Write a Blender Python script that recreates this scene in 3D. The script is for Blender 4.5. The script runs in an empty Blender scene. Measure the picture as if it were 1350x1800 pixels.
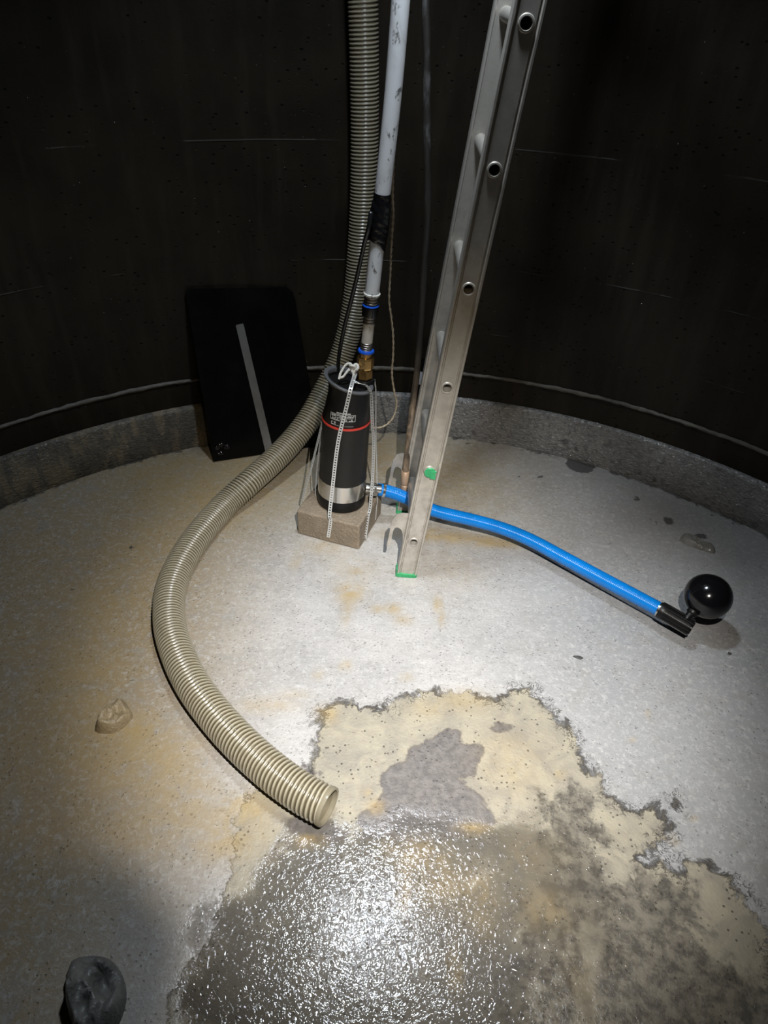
import bpy, bmesh, math, random
import numpy as np
from mathutils import Vector, Matrix, noise
from math import pi, sin, cos
random.seed(7)
G = {"cam": {"f": 1253.37, "right": [0.9989, 0.0287, 0.0375],
 "up": [-0.0472, 0.6074, 0.793],
 "fw": [0.0, 0.7939, -0.6081],
 "H": 1.455}, "tank": [0.0297, 0.7447, 1.671, 1.715],
 "ladder": {"A": [0.0865, 1.5855, 0.1377],
 "d": [0.1021, 0.0011, 0.9948],
 "e": [-0.011, 0.9999, 0.0],
 "u": [0.9947, 0.0109, -0.1021],
 "w": 0.3335}, "hook_inner": [[-0.0635, -0.0352], [-0.0595, -0.0171], [-0.0604, 0.0001], [-0.0602, 0.0216], [-0.0572, 0.0348], [-0.0495, 0.0381], [-0.0385, 0.0313], [-0.0311, 0.0154], [-0.0264, -0.0141]],
 "hook_outer": [[-0.0704, -0.0341], [-0.0699, -0.0143], [-0.0698, -0.0035], [-0.0698, 0.0307], [-0.0679, 0.0625], [-0.0595, 0.0823], [-0.0458, 0.0886], [-0.0201, 0.0905], [-0.0035, -0.0105]],
 "panel": [[-0.6282, 2.1502, 0.0], [-0.2536, 2.2958, 0.0], [-0.3496, 2.4111, 0.5674], [-0.6906, 2.2945, 0.5837]],
 "bar": [[-0.5241, 2.3125, 0.4624], [-0.4313, 2.2147, -0.0012], [0.3498, -0.9001, 0.2598]],
 "hose": [[-0.0905, 0.813, 0.043], [-0.1248, 0.8294, 0.043], [-0.1681, 0.8549, 0.043], [-0.2231, 0.8932, 0.043], [-0.2972, 0.9542, 0.043], [-0.3707, 1.0257, 0.043], [-0.4448, 1.1113, 0.043], [-0.5095, 1.2109, 0.043], [-0.5572, 1.3131, 0.043], [-0.5856, 1.431, 0.043], [-0.5875, 1.5507, 0.043], [-0.5654, 1.6841, 0.043], [-0.5197, 1.8364, 0.043], [-0.4527, 1.93, 0.0738], [-0.387, 2.03, 0.0976], [-0.332, 2.11, 0.1286], [-0.279, 2.18, 0.1795], [-0.2379, 2.24, 0.2392], [-0.1976, 2.29, 0.309], [-0.1646, 2.33, 0.3892], [-0.1413, 2.355, 0.4841], [-0.1264, 2.375, 0.597], [-0.1192, 2.385, 0.7076], [-0.114, 2.39, 0.814], [-0.1115, 2.395, 0.9478], [-0.1133, 2.4, 1.1026], [-0.1179, 2.4, 1.2456], [-0.1237, 2.4, 1.3773], [-0.1287, 2.4, 1.4753]],
 "block": {"o": [-0.2736, 1.7641, 0.0],
 "sx": [0.949, -0.3154, 0.0],
 "sy": [0.3154, 0.949, 0.0],
 "w": 0.2117, "d": 0.201, "h": 0.0945}, "pump": {"base": [-0.1387, 1.8296, 0.0945],
 "r": 0.0755}, "riser": [[-0.0737, 1.86, 0.5125], [-0.0738, 1.86, 0.5552], [-0.0721, 1.86, 0.5866], [-0.0686, 1.86, 0.6411], [-0.0649, 1.858, 0.6881], [-0.0626, 1.856, 0.721], [-0.0603, 1.854, 0.7533], [-0.0537, 1.85, 0.8409], [-0.0485, 1.846, 0.9138], [-0.0445, 1.842, 0.9697], [-0.0394, 1.838, 1.0234], [-0.0247, 1.82, 1.2128], [-0.0152, 1.8, 1.3997], [-0.0129, 1.795, 1.4554]],
 "cable": [[-0.0661, 1.815, 0.9797], [-0.0705, 1.81, 0.9436], [-0.0817, 1.83, 0.8961], [-0.0974, 1.85, 0.8167], [-0.114, 1.865, 0.7419], [-0.1327, 1.875, 0.6613], [-0.1457, 1.88, 0.591], [-0.1514, 1.88, 0.5416], [-0.1523, 1.88, 0.491]],
 "twine": [[-0.0163, 1.86, 1.1402], [-0.0172, 1.9, 1.0557], [-0.0162, 1.93, 0.9893], [-0.0127, 1.95, 0.9357], [-0.0142, 1.98, 0.8537], [-0.0141, 2.0, 0.7693], [-0.0141, 2.0, 0.6921], [-0.0051, 2.0, 0.6362], [0.0023, 2.0, 0.5836], [0.0052, 2.0, 0.5199], [0.0045, 2.0, 0.4575], [0.0142, 2.0, 0.3994], [0.0232, 2.0, 0.3597], [0.0197, 2.0, 0.3206], [0.0046, 1.99, 0.2943], [-0.0218, 1.97, 0.2857], [-0.0536, 1.94, 0.2997]],
 "pipe": [[0.0321, 2.06, 1.4572], [0.0406, 2.06, 1.3939], [0.0498, 2.055, 1.305], [0.0576, 2.05, 1.1981], [0.0693, 2.04, 1.0575], [0.0815, 2.03, 0.9112], [0.0813, 2.02, 0.7831], [0.0829, 2.0, 0.6405], [0.08, 1.98, 0.5053], [0.0745, 1.96, 0.4002], [0.0681, 1.92, 0.3018], [0.063, 1.89, 0.2043], [0.0631, 1.878, 0.14], [0.0635, 1.872, 0.0832]],
 "blue": [[-0.0483, 1.83, 0.141], [-0.016, 1.84, 0.1334], [0.0243, 1.842, 0.1232], [0.0799, 1.838, 0.1023], [0.1632, 1.815, 0.079], [0.2796, 1.7818, 0.075], [0.368, 1.7569, 0.068], [0.4514, 1.7095, 0.066], [0.5435, 1.6307, 0.066], [0.6432, 1.5404, 0.068], [0.7235, 1.4686, 0.07], [0.7841, 1.4127, 0.072]],
 "strainer": [[0.7779, 1.4188, 0.072], [0.8454, 1.3686, 0.062]],
 "ball": [0.8898, 1.4227, 0.13, 0.0625],
 "link": [0.8318, 1.3816, 0.085],
 "cyl": [[0.1676, 2.4648, 0.0], [0.1655, 2.27, 0.3785]],
 "lump_left": [[-0.6552, 0.9998, 0.0], [-0.6527, 1.0433, 0.0], [-0.6226, 1.0902, 0.0], [-0.5881, 1.0601, 0.0], [-0.5781, 1.0409, 0.0], [-0.6002, 0.9997, 0.0], [-0.6381, 0.9929, 0.0]],
 "lump_dark": [[-0.5275, 0.4881, -0.0], [-0.5237, 0.5158, 0.0], [-0.4971, 0.5282, 0.0], [-0.4523, 0.5188, 0.0], [-0.416, 0.4794, 0.0], [-0.409, 0.4322, 0.0], [-0.4291, 0.3907, 0.0], [-0.4697, 0.3971, 0.0], [-0.5039, 0.4368, 0.0]],
 "lump_right": [[0.9666, 1.8214, 0.0], [0.9891, 1.8525, 0.0], [1.0151, 1.8456, 0.0], [1.0514, 1.8132, -0.0], [1.0747, 1.7891, 0.0], [1.0631, 1.7602, 0.0], [1.0295, 1.7746, 0.0], [0.9898, 1.7943, 0.0]],
 "flake": [[0.524, 1.301], [0.54, 1.303], [0.555, 1.3], [0.547, 1.29], [0.532, 1.295]],
 "pebble": [0.959, 1.335],
 "chips": [],
 "patch": [[-0.129, 0.959], [-0.14, 1.02], [-0.135, 1.066], [-0.121, 1.104], [-0.084, 1.12], [-0.027, 1.112], [0.008, 1.094], [0.044, 1.127], [0.101, 1.155], [0.159, 1.169], [0.231, 1.17], [0.273, 1.151], [0.315, 1.143], [0.355, 1.18], [0.4, 1.19], [0.387, 1.164], [0.426, 1.135], [0.444, 1.099], [0.475, 1.074], [0.485, 1.039], [0.49, 0.993], [0.494, 0.96], [0.529, 0.939], [0.53, 0.907], [0.558, 0.871], [0.599, 0.859], [0.676, 0.885], [0.655, 0.851], [0.659, 0.831], [0.606, 0.793], [0.569, 0.752], [0.603, 0.739], [0.637, 0.734], [0.674, 0.757], [0.71, 0.759], [0.736, 0.733], [0.751, 0.692], [0.765, 0.641], [0.78, 0.591], [0.735, 0.389], [-0.276, 0.35], [-0.348, 0.46], [-0.317, 0.515], [-0.284, 0.555], [-0.293, 0.604], [-0.279, 0.658], [-0.283, 0.703], [-0.264, 0.739], [-0.292, 0.78], [-0.308, 0.798], [-0.286, 0.828], [-0.276, 0.866], [-0.216, 0.869], [-0.145, 0.915]],
 "greyzones": [[[0.089, 0.964], [0.106, 1.003], [0.141, 1.028], [0.176, 1.054], [0.204, 1.049], [0.215, 1.016], [0.235, 1.013], [0.259, 1.02], [0.263, 0.999], [0.244, 0.965], [0.233, 0.923], [0.209, 0.931], [0.19, 0.924], [0.244, 0.879], [0.27, 0.84], [0.272, 0.814], [0.244, 0.8], [0.183, 0.787], [0.134, 0.77], [0.062, 0.767], [-0.01, 0.775], [-0.03, 0.812], [0.011, 0.854], [0.026, 0.875], [0.015, 0.916], [0.047, 0.947]], [[-0.177, 0.795], [-0.167, 0.808], [-0.133, 0.807], [-0.083, 0.797], [-0.034, 0.78], [-0.056, 0.761], [-0.104, 0.765], [-0.141, 0.769], [-0.163, 0.778]], [[0.282, 1.063], [0.302, 1.079], [0.33, 1.079], [0.341, 1.07], [0.32, 1.052], [0.295, 1.048]], [[-0.162, 0.943], [-0.148, 0.936], [-0.118, 0.919], [-0.119, 0.908], [-0.152, 0.914]], [[0.081, 0.986], [0.089, 1.005], [0.11, 1.003], [0.113, 0.98], [0.099, 0.96], [0.086, 0.964]]],
 "darkzones": [[[0.391, 0.887], [0.456, 0.897], [0.51, 0.852], [0.503, 0.764], [0.464, 0.692], [0.522, 0.695], [0.569, 0.743], [0.632, 0.717], [0.67, 0.69], [0.64, 0.615], [0.648, 0.556], [0.766, 0.561], [0.735, 0.389], [0.161, 0.367], [0.207, 0.466], [0.265, 0.54], [0.262, 0.619], [0.326, 0.686], [0.371, 0.757], [0.358, 0.831]]],
 "midband": [[0.261, 0.371], [0.278, 0.435], [0.377, 0.464], [0.413, 0.546], [0.402, 0.604], [0.438, 0.647], [0.457, 0.607], [0.43, 0.528], [0.41, 0.457], [0.389, 0.376]],
 "spots": [[0.725, 2.247, 0.0542, 0.0555], [0.692, 2.298, 0.011, 0.0121], [0.963, 1.927, 0.0178, 0.0225], [0.897, 1.931, 0.0118, 0.0064], [0.916, 1.917, 0.0059, 0.0064], [0.919, 1.905, 0.0078, 0.0063], [0.731, 1.79, 0.0094, 0.0088], [0.563, 2.154, 0.0126, 0.0111], [0.886, 2.047, 0.0143, 0.0139], [0.777, 1.953, 0.0099, 0.0065], [1.051, 1.851, 0.0231, 0.0153], [1.222, 1.975, 0.0202, 0.0132], [1.188, 1.934, 0.0099, 0.0097], [1.129, 1.971, 0.01, 0.0066], [0.413, 2.376, 0.0134, 0.0169], [0.394, 2.407, 0.0113, 0.0129], [0.264, 2.396, 0.0157, 0.0171], [0.344, 2.45, 0.0137, 0.0176], [0.488, 2.407, 0.0181, 0.0172], [0.668, 2.349, 0.0134, 0.0166], [0.714, 2.324, 0.0177, 0.0164], [0.778, 2.298, 0.0198, 0.0121], [0.961, 2.21, 0.0172, 0.0153], [1.009, 2.148, 0.0169, 0.0148], [1.075, 2.056, 0.0186, 0.0139], [1.125, 2.036, 0.0144, 0.0103], [1.168, 2.0, 0.0162, 0.0135], [1.03, 2.121, 0.0126, 0.0109], [1.065, 1.8, 0.0076, 0.0088], [0.592, 1.737, 0.0055, 0.0056], [0.718, 1.671, 0.0036, 0.004], [0.768, 1.643, 0.0036, 0.0039], [0.311, 2.358, 0.0089, 0.0125], [0.562, 2.299, 0.0088, 0.0081], [0.483, 2.148, 0.0063, 0.0074], [-1.039, 2.064, 0.0157, 0.014], [-0.481, 2.079, 0.02, 0.0106], [-0.772, 1.657, 0.0103, 0.0107], [-0.879, 1.465, 0.008, 0.0092]],
 "ochre": [[-0.763, 2.073, 0.1788, 0.1467, 0.55], [-0.473, 2.152, 0.1229, 0.0948, 0.7], [-0.554, 1.856, 0.1115, 0.1606, 0.5], [-0.726, 1.669, 0.1388, 0.1703, 0.45], [-0.714, 1.139, 0.1123, 0.1496, 0.45], [-0.449, 0.942, 0.0773, 0.0915, 0.5], [-0.087, 1.609, 0.1034, 0.079, 0.3], [0.043, 2.254, 0.2577, 0.1643, 0.45], [0.19, 1.628, 0.14, 0.108, 0.3], [-0.088, 1.505, 0.043, 0.0433, 0.9], [-0.091, 1.428, 0.0161, 0.0571, 0.5], [-0.077, 1.597, 0.0206, 0.0179, 0.8], [-0.006, 1.445, 0.0194, 0.0182, 0.7], [0.041, 1.448, 0.026, 0.0229, 0.8], [0.07, 1.406, 0.0256, 0.0221, 0.6], [0.168, 1.475, 0.0115, 0.0328, 0.9], [0.176, 1.424, 0.0113, 0.0361, 0.6], [-0.082, 1.232, 0.0148, 0.0192, 0.7], [-0.149, 1.2, 0.0146, 0.0186, 0.5], [0.079, 1.204, 0.0176, 0.0149, 0.5], [-0.564, 1.021, 0.0533, 0.0352, 0.95], [-0.604, 0.979, 0.0915, 0.0785, 0.5], [-0.534, 0.923, 0.1148, 0.0898, 0.55], [-0.76, 1.269, 0.1335, 0.2372, 0.35], [-0.765, 1.418, 0.0945, 0.0682, 0.5], [-0.395, 0.833, 0.0978, 0.0819, 0.55], [-0.269, 0.82, 0.0548, 0.0463, 0.9], [-0.292, 0.749, 0.0704, 0.0492, 0.75], [-0.474, 0.765, 0.1415, 0.063, 0.45], [-0.264, 1.095, 0.0696, 0.0239, 0.55], [-0.199, 1.134, 0.0425, 0.014, 0.4], [-0.498, 1.957, 0.1347, 0.136, 0.55], [-0.678, 1.976, 0.2319, 0.1741, 0.5], [-0.334, 2.038, 0.119, 0.2202, 0.45], [-0.182, 1.709, 0.0712, 0.0447, 0.5], [0.233, 1.782, 0.2225, 0.0292, 0.85], [0.36, 1.762, 0.1105, 0.023, 0.8], [0.123, 1.803, 0.0928, 0.0357, 0.7], [0.247, 2.051, 0.1619, 0.222, 0.35], [-0.063, 2.245, 0.2563, 0.1634, 0.45], [-0.009, 0.88, 0.0101, 0.011, 0.7], [0.012, 0.843, 0.0198, 0.0187, 0.8], [-0.122, 0.761, 0.0296, 0.0122, 0.9], [0.22, 0.805, 0.0367, 0.0128, 0.8], [0.104, 0.744, 0.0709, 0.0365, 0.4], [0.154, 0.678, 0.0684, 0.0572, 0.3], [0.232, 0.649, 0.0337, 0.0668, 0.3], [-0.109, 1.079, 0.0194, 0.0303, 0.8], [-0.137, 1.086, 0.0139, 0.0202, 0.6], [0.329, 0.755, 0.0837, 0.0624, 0.2], [0.432, 0.945, 0.0132, 0.0118, 0.5], [0.399, 0.527, 0.0315, 0.0578, 0.15], [0.354, 0.644, 0.0675, 0.0437, 0.35], [0.075, 0.674, 0.0113, 0.0453, 0.5], [0.17, 0.536, 0.0147, 0.0385, 0.4], [0.324, 0.969, 0.0799, 0.0939, 0.35], [0.128, 1.109, 0.0565, 0.0242, 0.4], [0.229, 1.141, 0.0719, 0.0357, 0.5], [0.682, 1.124, 0.0086, 0.0087, 0.6], [0.621, 1.046, 0.0097, 0.0081, 0.5], [0.65, 0.798, 0.0123, 0.0127, 0.5], [0.709, 0.849, 0.0114, 0.008, 0.5], [-0.263, 1.635, 0.0173, 0.0424, 0.5], [-0.729, 0.927, 0.1783, 0.1383, 0.25]],
 "wet": [[0.054, 0.589, 0.2498, 0.1892, 1.0], [-0.094, 0.666, 0.1467, 0.1043, 0.9], [-0.197, 0.539, 0.1253, 0.1326, 0.7], [0.134, 0.77, 0.2045, 0.0766, 0.7], [0.34, 0.622, 0.2005, 0.21, 0.6], [-0.013, 0.457, 0.3307, 0.1094, 0.9], [0.423, 0.784, 0.1463, 0.1051, 0.45], [-0.293, 0.594, 0.0645, 0.0627, 0.6], [-0.115, 1.532, 0.0669, 0.0492, 0.5], [0.037, 1.471, 0.0985, 0.1208, 0.3], [-0.106, 0.783, 0.072, 0.038, 0.6], [-0.698, 2.229, 0.1669, 0.0993, 0.5], [0.086, 2.388, 0.1337, 0.0516, 0.6]],
 "streakzone": [[0.731, 2.274]],
 "skirtspots": [[0.8849, 2.2023, 0.0436], [0.9435, 2.1663, 0.1]]}
SC = bpy.context.scene
COL = SC.collection
V = Vector

CX, CY, RF, RW = G['tank']
# ------------------------------------------------------------------ materials
def mat(name, col=(.5, .5, .5), rough=.5, metal=0., spec=.5, bump=0., bscale=40., var=0., vscale=8., col2=None, coat=0., **kw):
    m = bpy.data.materials.new(name); m.use_nodes = True
    nt = m.node_tree; b = nt.nodes['Principled BSDF']
    b.inputs['Base Color'].default_value = (*col, 1); b.inputs['Roughness'].default_value = rough
    b.inputs['Metallic'].default_value = metal; b.inputs['Specular IOR Level'].default_value = spec
    b.inputs['Coat Weight'].default_value = coat
    tc = nt.nodes.new('ShaderNodeTexCoord')
    if var:
        n = nt.nodes.new('ShaderNodeTexNoise'); n.inputs['Scale'].default_value = vscale; n.inputs['Detail'].default_value = 6
        nt.links.new(tc.outputs['Object'], n.inputs['Vector'])
        r = nt.nodes.new('ShaderNodeMapRange'); r.inputs[1].default_value = .5 - var/2; r.inputs[2].default_value = .5 + var/2
        nt.links.new(n.outputs['Fac'], r.inputs[0])
        mx = nt.nodes.new('ShaderNodeMix'); mx.data_type = 'RGBA'
        mx.inputs[6].default_value = (*col, 1); mx.inputs[7].default_value = (*(col2 or tuple(c*.6 for c in col)), 1)
        nt.links.new(r.outputs[0], mx.inputs[0]); nt.links.new(mx.outputs[2], b.inputs['Base Color'])
    if bump:
        n = nt.nodes.new('ShaderNodeTexNoise'); n.inputs['Scale'].default_value = bscale; n.inputs['Detail'].default_value = 5
        nt.links.new(tc.outputs['Object'], n.inputs['Vector'])
        bp = nt.nodes.new('ShaderNodeBump'); bp.inputs['Strength'].default_value = bump; bp.inputs['Distance'].default_value = .004
        nt.links.new(n.outputs['Fac'], bp.inputs['Height']); nt.links.new(bp.outputs[0], b.inputs['Normal'])
    return m

class NT:
    """small helper for longer node graphs"""
    def __init__(s, name):
        s.m = bpy.data.materials.new(name); s.m.use_nodes = True
        s.t = s.m.node_tree; s.b = s.t.nodes['Principled BSDF']
        s.tc = s.t.nodes.new('ShaderNodeTexCoord').outputs['Object']
    def put(s, sock, v):
        if isinstance(v, (int, float)): sock.default_value = v
        elif isinstance(v, tuple): sock.default_value = (*v, 1) if len(v) == 3 and sock.type == 'RGBA' else v
        else: s.t.links.new(v, sock)
    def noise(s, scale, detail=5, rough=.55, vec=None, dist=0.):
        n = s.t.nodes.new('ShaderNodeTexNoise'); s.put(n.inputs['Vector'], vec or s.tc)
        n.inputs['Scale'].default_value = scale; n.inputs['Detail'].default_value = detail
        n.inputs['Roughness'].default_value = rough; n.inputs['Distortion'].default_value = dist
        return n.outputs['Fac']
    def voro(s, scale, vec=None, feature='F1', rnd=1.):
        n = s.t.nodes.new('ShaderNodeTexVoronoi'); n.feature = feature; s.put(n.inputs['Vector'], vec or s.tc)
        n.inputs['Scale'].default_value = scale; n.inputs['Randomness'].default_value = rnd
        return n.outputs['Distance']
    def mp(s, scale=(1, 1, 1), rot=(0, 0, 0), vec=None):
        n = s.t.nodes.new('ShaderNodeMapping'); s.put(n.inputs['Vector'], vec or s.tc)
        n.inputs['Scale'].default_value = scale; n.inputs['Rotation'].default_value = rot
        return n.outputs[0]
    def math(s, op, a, b=0., c=0., clamp=False):
        n = s.t.nodes.new('ShaderNodeMath'); n.operation = op; n.use_clamp = clamp
        s.put(n.inputs[0], a); s.put(n.inputs[1], b); s.put(n.inputs[2], c)
        return n.outputs[0]
    def rng(s, v, a, b, c=0., d=1., smooth=True):
        n = s.t.nodes.new('ShaderNodeMapRange'); n.interpolation_type = 'SMOOTHSTEP' if smooth else 'LINEAR'
        for i, x in enumerate((v, a, b, c, d)): s.put(n.inputs[i], x)
        return n.outputs[0]
    def mix(s, f, a, b):
        n = s.t.nodes.new('ShaderNodeMix'); n.data_type = 'RGBA'
        s.put(n.inputs[0], f); s.put(n.inputs[6], a); s.put(n.inputs[7], b)
        return n.outputs[2]
    def attr(s, name):
        n = s.t.nodes.new('ShaderNodeAttribute'); n.attribute_name = name; return n.outputs['Fac']
    def sep(s, i):
        n = s.t.nodes.new('ShaderNodeSeparateXYZ'); s.put(n.inputs[0], s.tc); return n.outputs[i]
    def bump(s, h, strength=1., dist=.002, normal=None):
        n = s.t.nodes.new('ShaderNodeBump'); s.put(n.inputs['Strength'], strength); n.inputs['Distance'].default_value = dist
        s.put(n.inputs['Height'], h)
        if normal is not None: s.put(n.inputs['Normal'], normal)
        return n.outputs[0]
    def out(s, col=None, rough=None, normal=None):
        if col is not None: s.put(s.b.inputs['Base Color'], col)
        if rough is not None: s.put(s.b.inputs['Roughness'], rough)
        if normal is not None: s.put(s.b.inputs['Normal'], normal)
        return s.m

def floor_material():
    s = NT('wet_concrete_floor')
    n1 = s.noise(3.2, 7, .6); n2 = s.noise(14, 7, .62, dist=.6); n3 = s.noise(60, 6, .6); nf = s.noise(160, 4, .6)
    streak = s.noise(9, 6, .6, vec=s.mp((1., 5., 1), (0, 0, -.25)))
    ja = s.math('ADD', s.math('MULTIPLY', s.math('SUBTRACT', s.noise(16, 8, .68, dist=.8), .5), .11), s.math('MULTIPLY', s.math('SUBTRACT', n3, .5), .03))
    pd = s.math('ADD', s.attr('patch'), ja)                       # peeled area, jagged outline
    pin = s.rng(pd, -.002, .004)
    fil = s.rng(s.math('ABSOLUTE', s.math('SUBTRACT', s.noise(46, 5, .6, dist=1.5), .5)), .022, .006)
    edge = s.math('MULTIPLY', s.rng(s.math('ABSOLUTE', pd), .010, .002), s.rng(s.noise(11, 4), .40, .54))
    edge = s.math('MAXIMUM', edge, s.math('MULTIPLY', fil, s.math('MULTIPLY', s.rng(s.math('ABSOLUTE', s.math('ADD', pd, .004)), .034, .012), s.rng(s.noise(9, 3), .46, .58))))
    edge = s.math('MULTIPLY', edge, s.rng(s.sep(0), -.26, -.06, .12, 1.))
    gd = s.math('ADD', s.attr('grey'), s.math('MULTIPLY', s.math('SUBTRACT', s.noise(30, 6, .65), .5), .035))
    gin = s.rng(gd, -.003, .004)
    gedge = s.rng(s.math('ABSOLUTE', s.math('SUBTRACT', gd, .001)), .006, .0005)
    dk = s.rng(s.math('ADD', s.attr('darkwet'), s.math('ADD', s.math('MULTIPLY', s.math('SUBTRACT', n2, .5), .30), s.math('MULTIPLY', s.math('SUBTRACT', s.noise(42, 7, .7), .5), .14))), -.02, .03)
    mid = s.rng(s.math('ADD', s.attr('midband'), s.math('MULTIPLY', s.math('SUBTRACT', n2, .5), .10)), -.01, .01)
    sp = s.rng(s.math('ADD', s.attr('spots'), s.math('MULTIPLY', s.math('SUBTRACT', s.noise(70, 6, .7), .5), .03)), -.001, .003)
    wet = s.rng(s.math('ADD', s.attr('wet'), s.math('ADD', s.math('MULTIPLY', s.math('SUBTRACT', s.noise(7, 5, .6), .5), .85), s.math('MULTIPLY', s.math('SUBTRACT', n2, .5), .55))), .12, 1.1)
    och = s.math('MULTIPLY', s.attr('ochre'), s.rng(s.noise(18, 7, .68, dist=.8), .34, .58, .38, 1.), clamp=True)
    # plain concrete, grey and bluish to the right, flecked
    base = s.mix(s.rng(n1, .3, .7), (.385, .372, .36), (.29, .282, .275))
    base = s.mix(s.rng(streak, .48, .75, 0, .4), base, (.24, .235, .23))
    base = s.mix(s.rng(s.attr('west'), 0., 1., 0, .92), base, s.mix(n2, (.31, .23, .125), (.19, .145, .085)))  # brown dirt, with the beam's fall-off on the left put into the colour
    base = s.mix(s.math('MULTIPLY', s.attr('east'), .65), base, s.mix(n1, (.25, .258, .27), (.20, .206, .215)))
    base = s.mix(s.math('MULTIPLY', s.attr('back'), s.rng(n2, .3, .6, .35, .85)), base, (.26, .225, .16))
    base = s.mix(s.rng(n2, .48, .70, 0, .55), base, (.25, .24, .225))
    base = s.mix(s.rng(s.noise(75, 7, .72, dist=1.2), .50, .66, 0, .5), base, (.47, .462, .45))
    base = s.mix(s.rng(n3, .50, .72, 0, .4), base, (.45, .442, .43))
    base = s.mix(s.math('MULTIPLY', s.rng(nf, .54, .70, 0, .6), s.rng(s.attr('east'), 0., 1., 1., .35)), base, (.19, .185, .178))
    # peeled cream screed with pits
    cream = s.mix(s.rng(n2, .35, .68), (.305, .275, .21), (.22, .20, .165))
    cream = s.mix(s.rng(s.noise(26, 7, .68, dist=.7), .50, .70, 0, .7), cream, (.235, .21, .17))
    pit = s.math('MULTIPLY', s.rng(s.math('ADD', s.voro(85), s.math('MULTIPLY', s.math('SUBTRACT', nf, .5), .25)), .24, .12), s.rng(s.noise(20, 4, .6), .44, .58))
    cream = s.mix(s.math('MULTIPLY', pit, .85), cream, (.07, .06, .05))
    cream = s.mix(s.rng(wet, .05, .6, 0, .80), cream, s.mix(n2, (.125, .113, .094), (.07, .064, .055)))
    cream = s.mix(s.math('MULTIPLY', dk, .88), cream, s.mix(s.rng(s.noise(34, 7, .72), .38, .62), (.055, .049, .042), (.165, .148, .118)))
    cream = s.mix(s.math('MULTIPLY', mid, .5), cream, (.24, .215, .165))
    grey = s.mix(s.rng(n3, .35, .65), (.155, .141, .133), (.10, .091, .087))
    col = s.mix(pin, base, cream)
    col = s.mix(s.math('MULTIPLY', gin, s.rng(dk, 0, 1, .95, .3)), col, grey)
    col = s.mix(s.math('MULTIPLY', gedge, .55), col, (.10, .085, .075))
    col = s.mix(s.math('MULTIPLY', edge, .85), col, (.055, .05, .046))
    col = s.mix(s.rng(wet, .3, .9, 0, .6), col, (.075, .072, .066))
    col = s.mix(s.math('MULTIPLY', och, .9), col, s.mix(n3, (.36, .255, .10), (.26, .195, .10)))
    col = s.mix(s.math('MULTIPLY', sp, .9), col, (.055, .055, .055))
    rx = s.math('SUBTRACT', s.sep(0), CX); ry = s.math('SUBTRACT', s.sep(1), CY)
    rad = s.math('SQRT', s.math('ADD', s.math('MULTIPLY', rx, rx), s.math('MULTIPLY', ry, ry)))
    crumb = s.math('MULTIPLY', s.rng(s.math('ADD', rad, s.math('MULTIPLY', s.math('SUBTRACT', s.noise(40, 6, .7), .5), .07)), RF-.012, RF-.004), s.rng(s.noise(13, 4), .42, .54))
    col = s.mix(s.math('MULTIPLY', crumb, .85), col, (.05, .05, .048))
    rough = s.rng(wet, 0., .6, .46, .15)
    s.put(s.b.inputs['Specular IOR Level'], s.rng(wet, 0., .6, .4, 1.))
    rough = s.math('SUBTRACT', rough, s.math('MULTIPLY', pin, .08))
    wav = s.noise(82, 2.5, .5, dist=1.6)
    drop = s.rng(s.voro(95), .26, .0)
    h = s.math('ADD', s.math('MULTIPLY', n3, .6), s.math('MULTIPLY', nf, .45))
    h = s.math('MULTIPLY', h, s.rng(wet, .1, .7, 1., .12))
    h = s.math('ADD', h, s.math('MULTIPLY', wav, s.math('MULTIPLY', wet, .55)))
    h = s.math('SUBTRACT', h, s.math('MULTIPLY', pin, .6))
    h = s.math('SUBTRACT', h, s.math('MULTIPLY', edge, .8))
    h = s.math('SUBTRACT', h, s.math('MULTIPLY', pit, .8))
    h = s.math('ADD', h, s.math('MULTIPLY', s.math('MULTIPLY', drop, s.rng(s.noise(30, 2), .52, .6)), s.math('MULTIPLY', s.rng(wet, .1, .4), .9)))
    return s.out(col, rough, s.bump(h, .9, .0028))

def wall_material():
    s = NT('dark_stained_wall')
    n1 = s.noise(4, 6); n2 = s.noise(30, 6, .6); z = s.sep(2)
    st = s.noise(5, 5, .6, vec=s.mp((4, 4, .5)))
    col = s.mix(s.rng(n1, .3, .7), (.021, .0165, .0108), (.0105, .0086, .006))
    col = s.mix(s.rng(st, .45, .7, 0, .5), col, (.030, .0245, .0175))
    hole = s.math('MULTIPLY', s.rng(s.voro(32, vec=s.mp((1, 1, 1.5))), .17, .10), s.rng(s.noise(7, 3), .42, .54))
    col = s.mix(hole, col, (.002, .002, .002))
    zz = s.math('ADD', z, s.math('MULTIPLY', s.math('SUBTRACT', s.noise(6, 4), .5), .006))
    ln = None
    for z0 in (.417, .653, 1.02):
        l = s.rng(s.math('ABSOLUTE', s.math('SUBTRACT', zz, z0)), .0035, .0005)
        ln = l if ln is None else s.math('MAXIMUM', ln, l)
    ln = s.math('MULTIPLY', ln, s.rng(s.noise(3, 4), .50, .60))
    col = s.mix(s.math('MULTIPLY', ln, .55), col, (.05, .046, .038))
    h = s.math('ADD', s.math('MULTIPLY', n2, .4), s.math('MULTIPLY', ln, .8))
    h = s.math('SUBTRACT', h, hole)
    drop = s.math('MULTIPLY', s.rng(s.voro(40), .12, .0), s.rng(s.noise(13, 2), .5, .6))
    h = s.math('ADD', h, s.math('MULTIPLY', drop, 1.4))
    s.put(s.b.inputs['Specular IOR Level'], s.rng(drop, 0., .2, .15, 1.))
    return s.out(col, s.rng(drop, 0, .3, .50, .12), s.bump(h, .9, .003))

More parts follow.
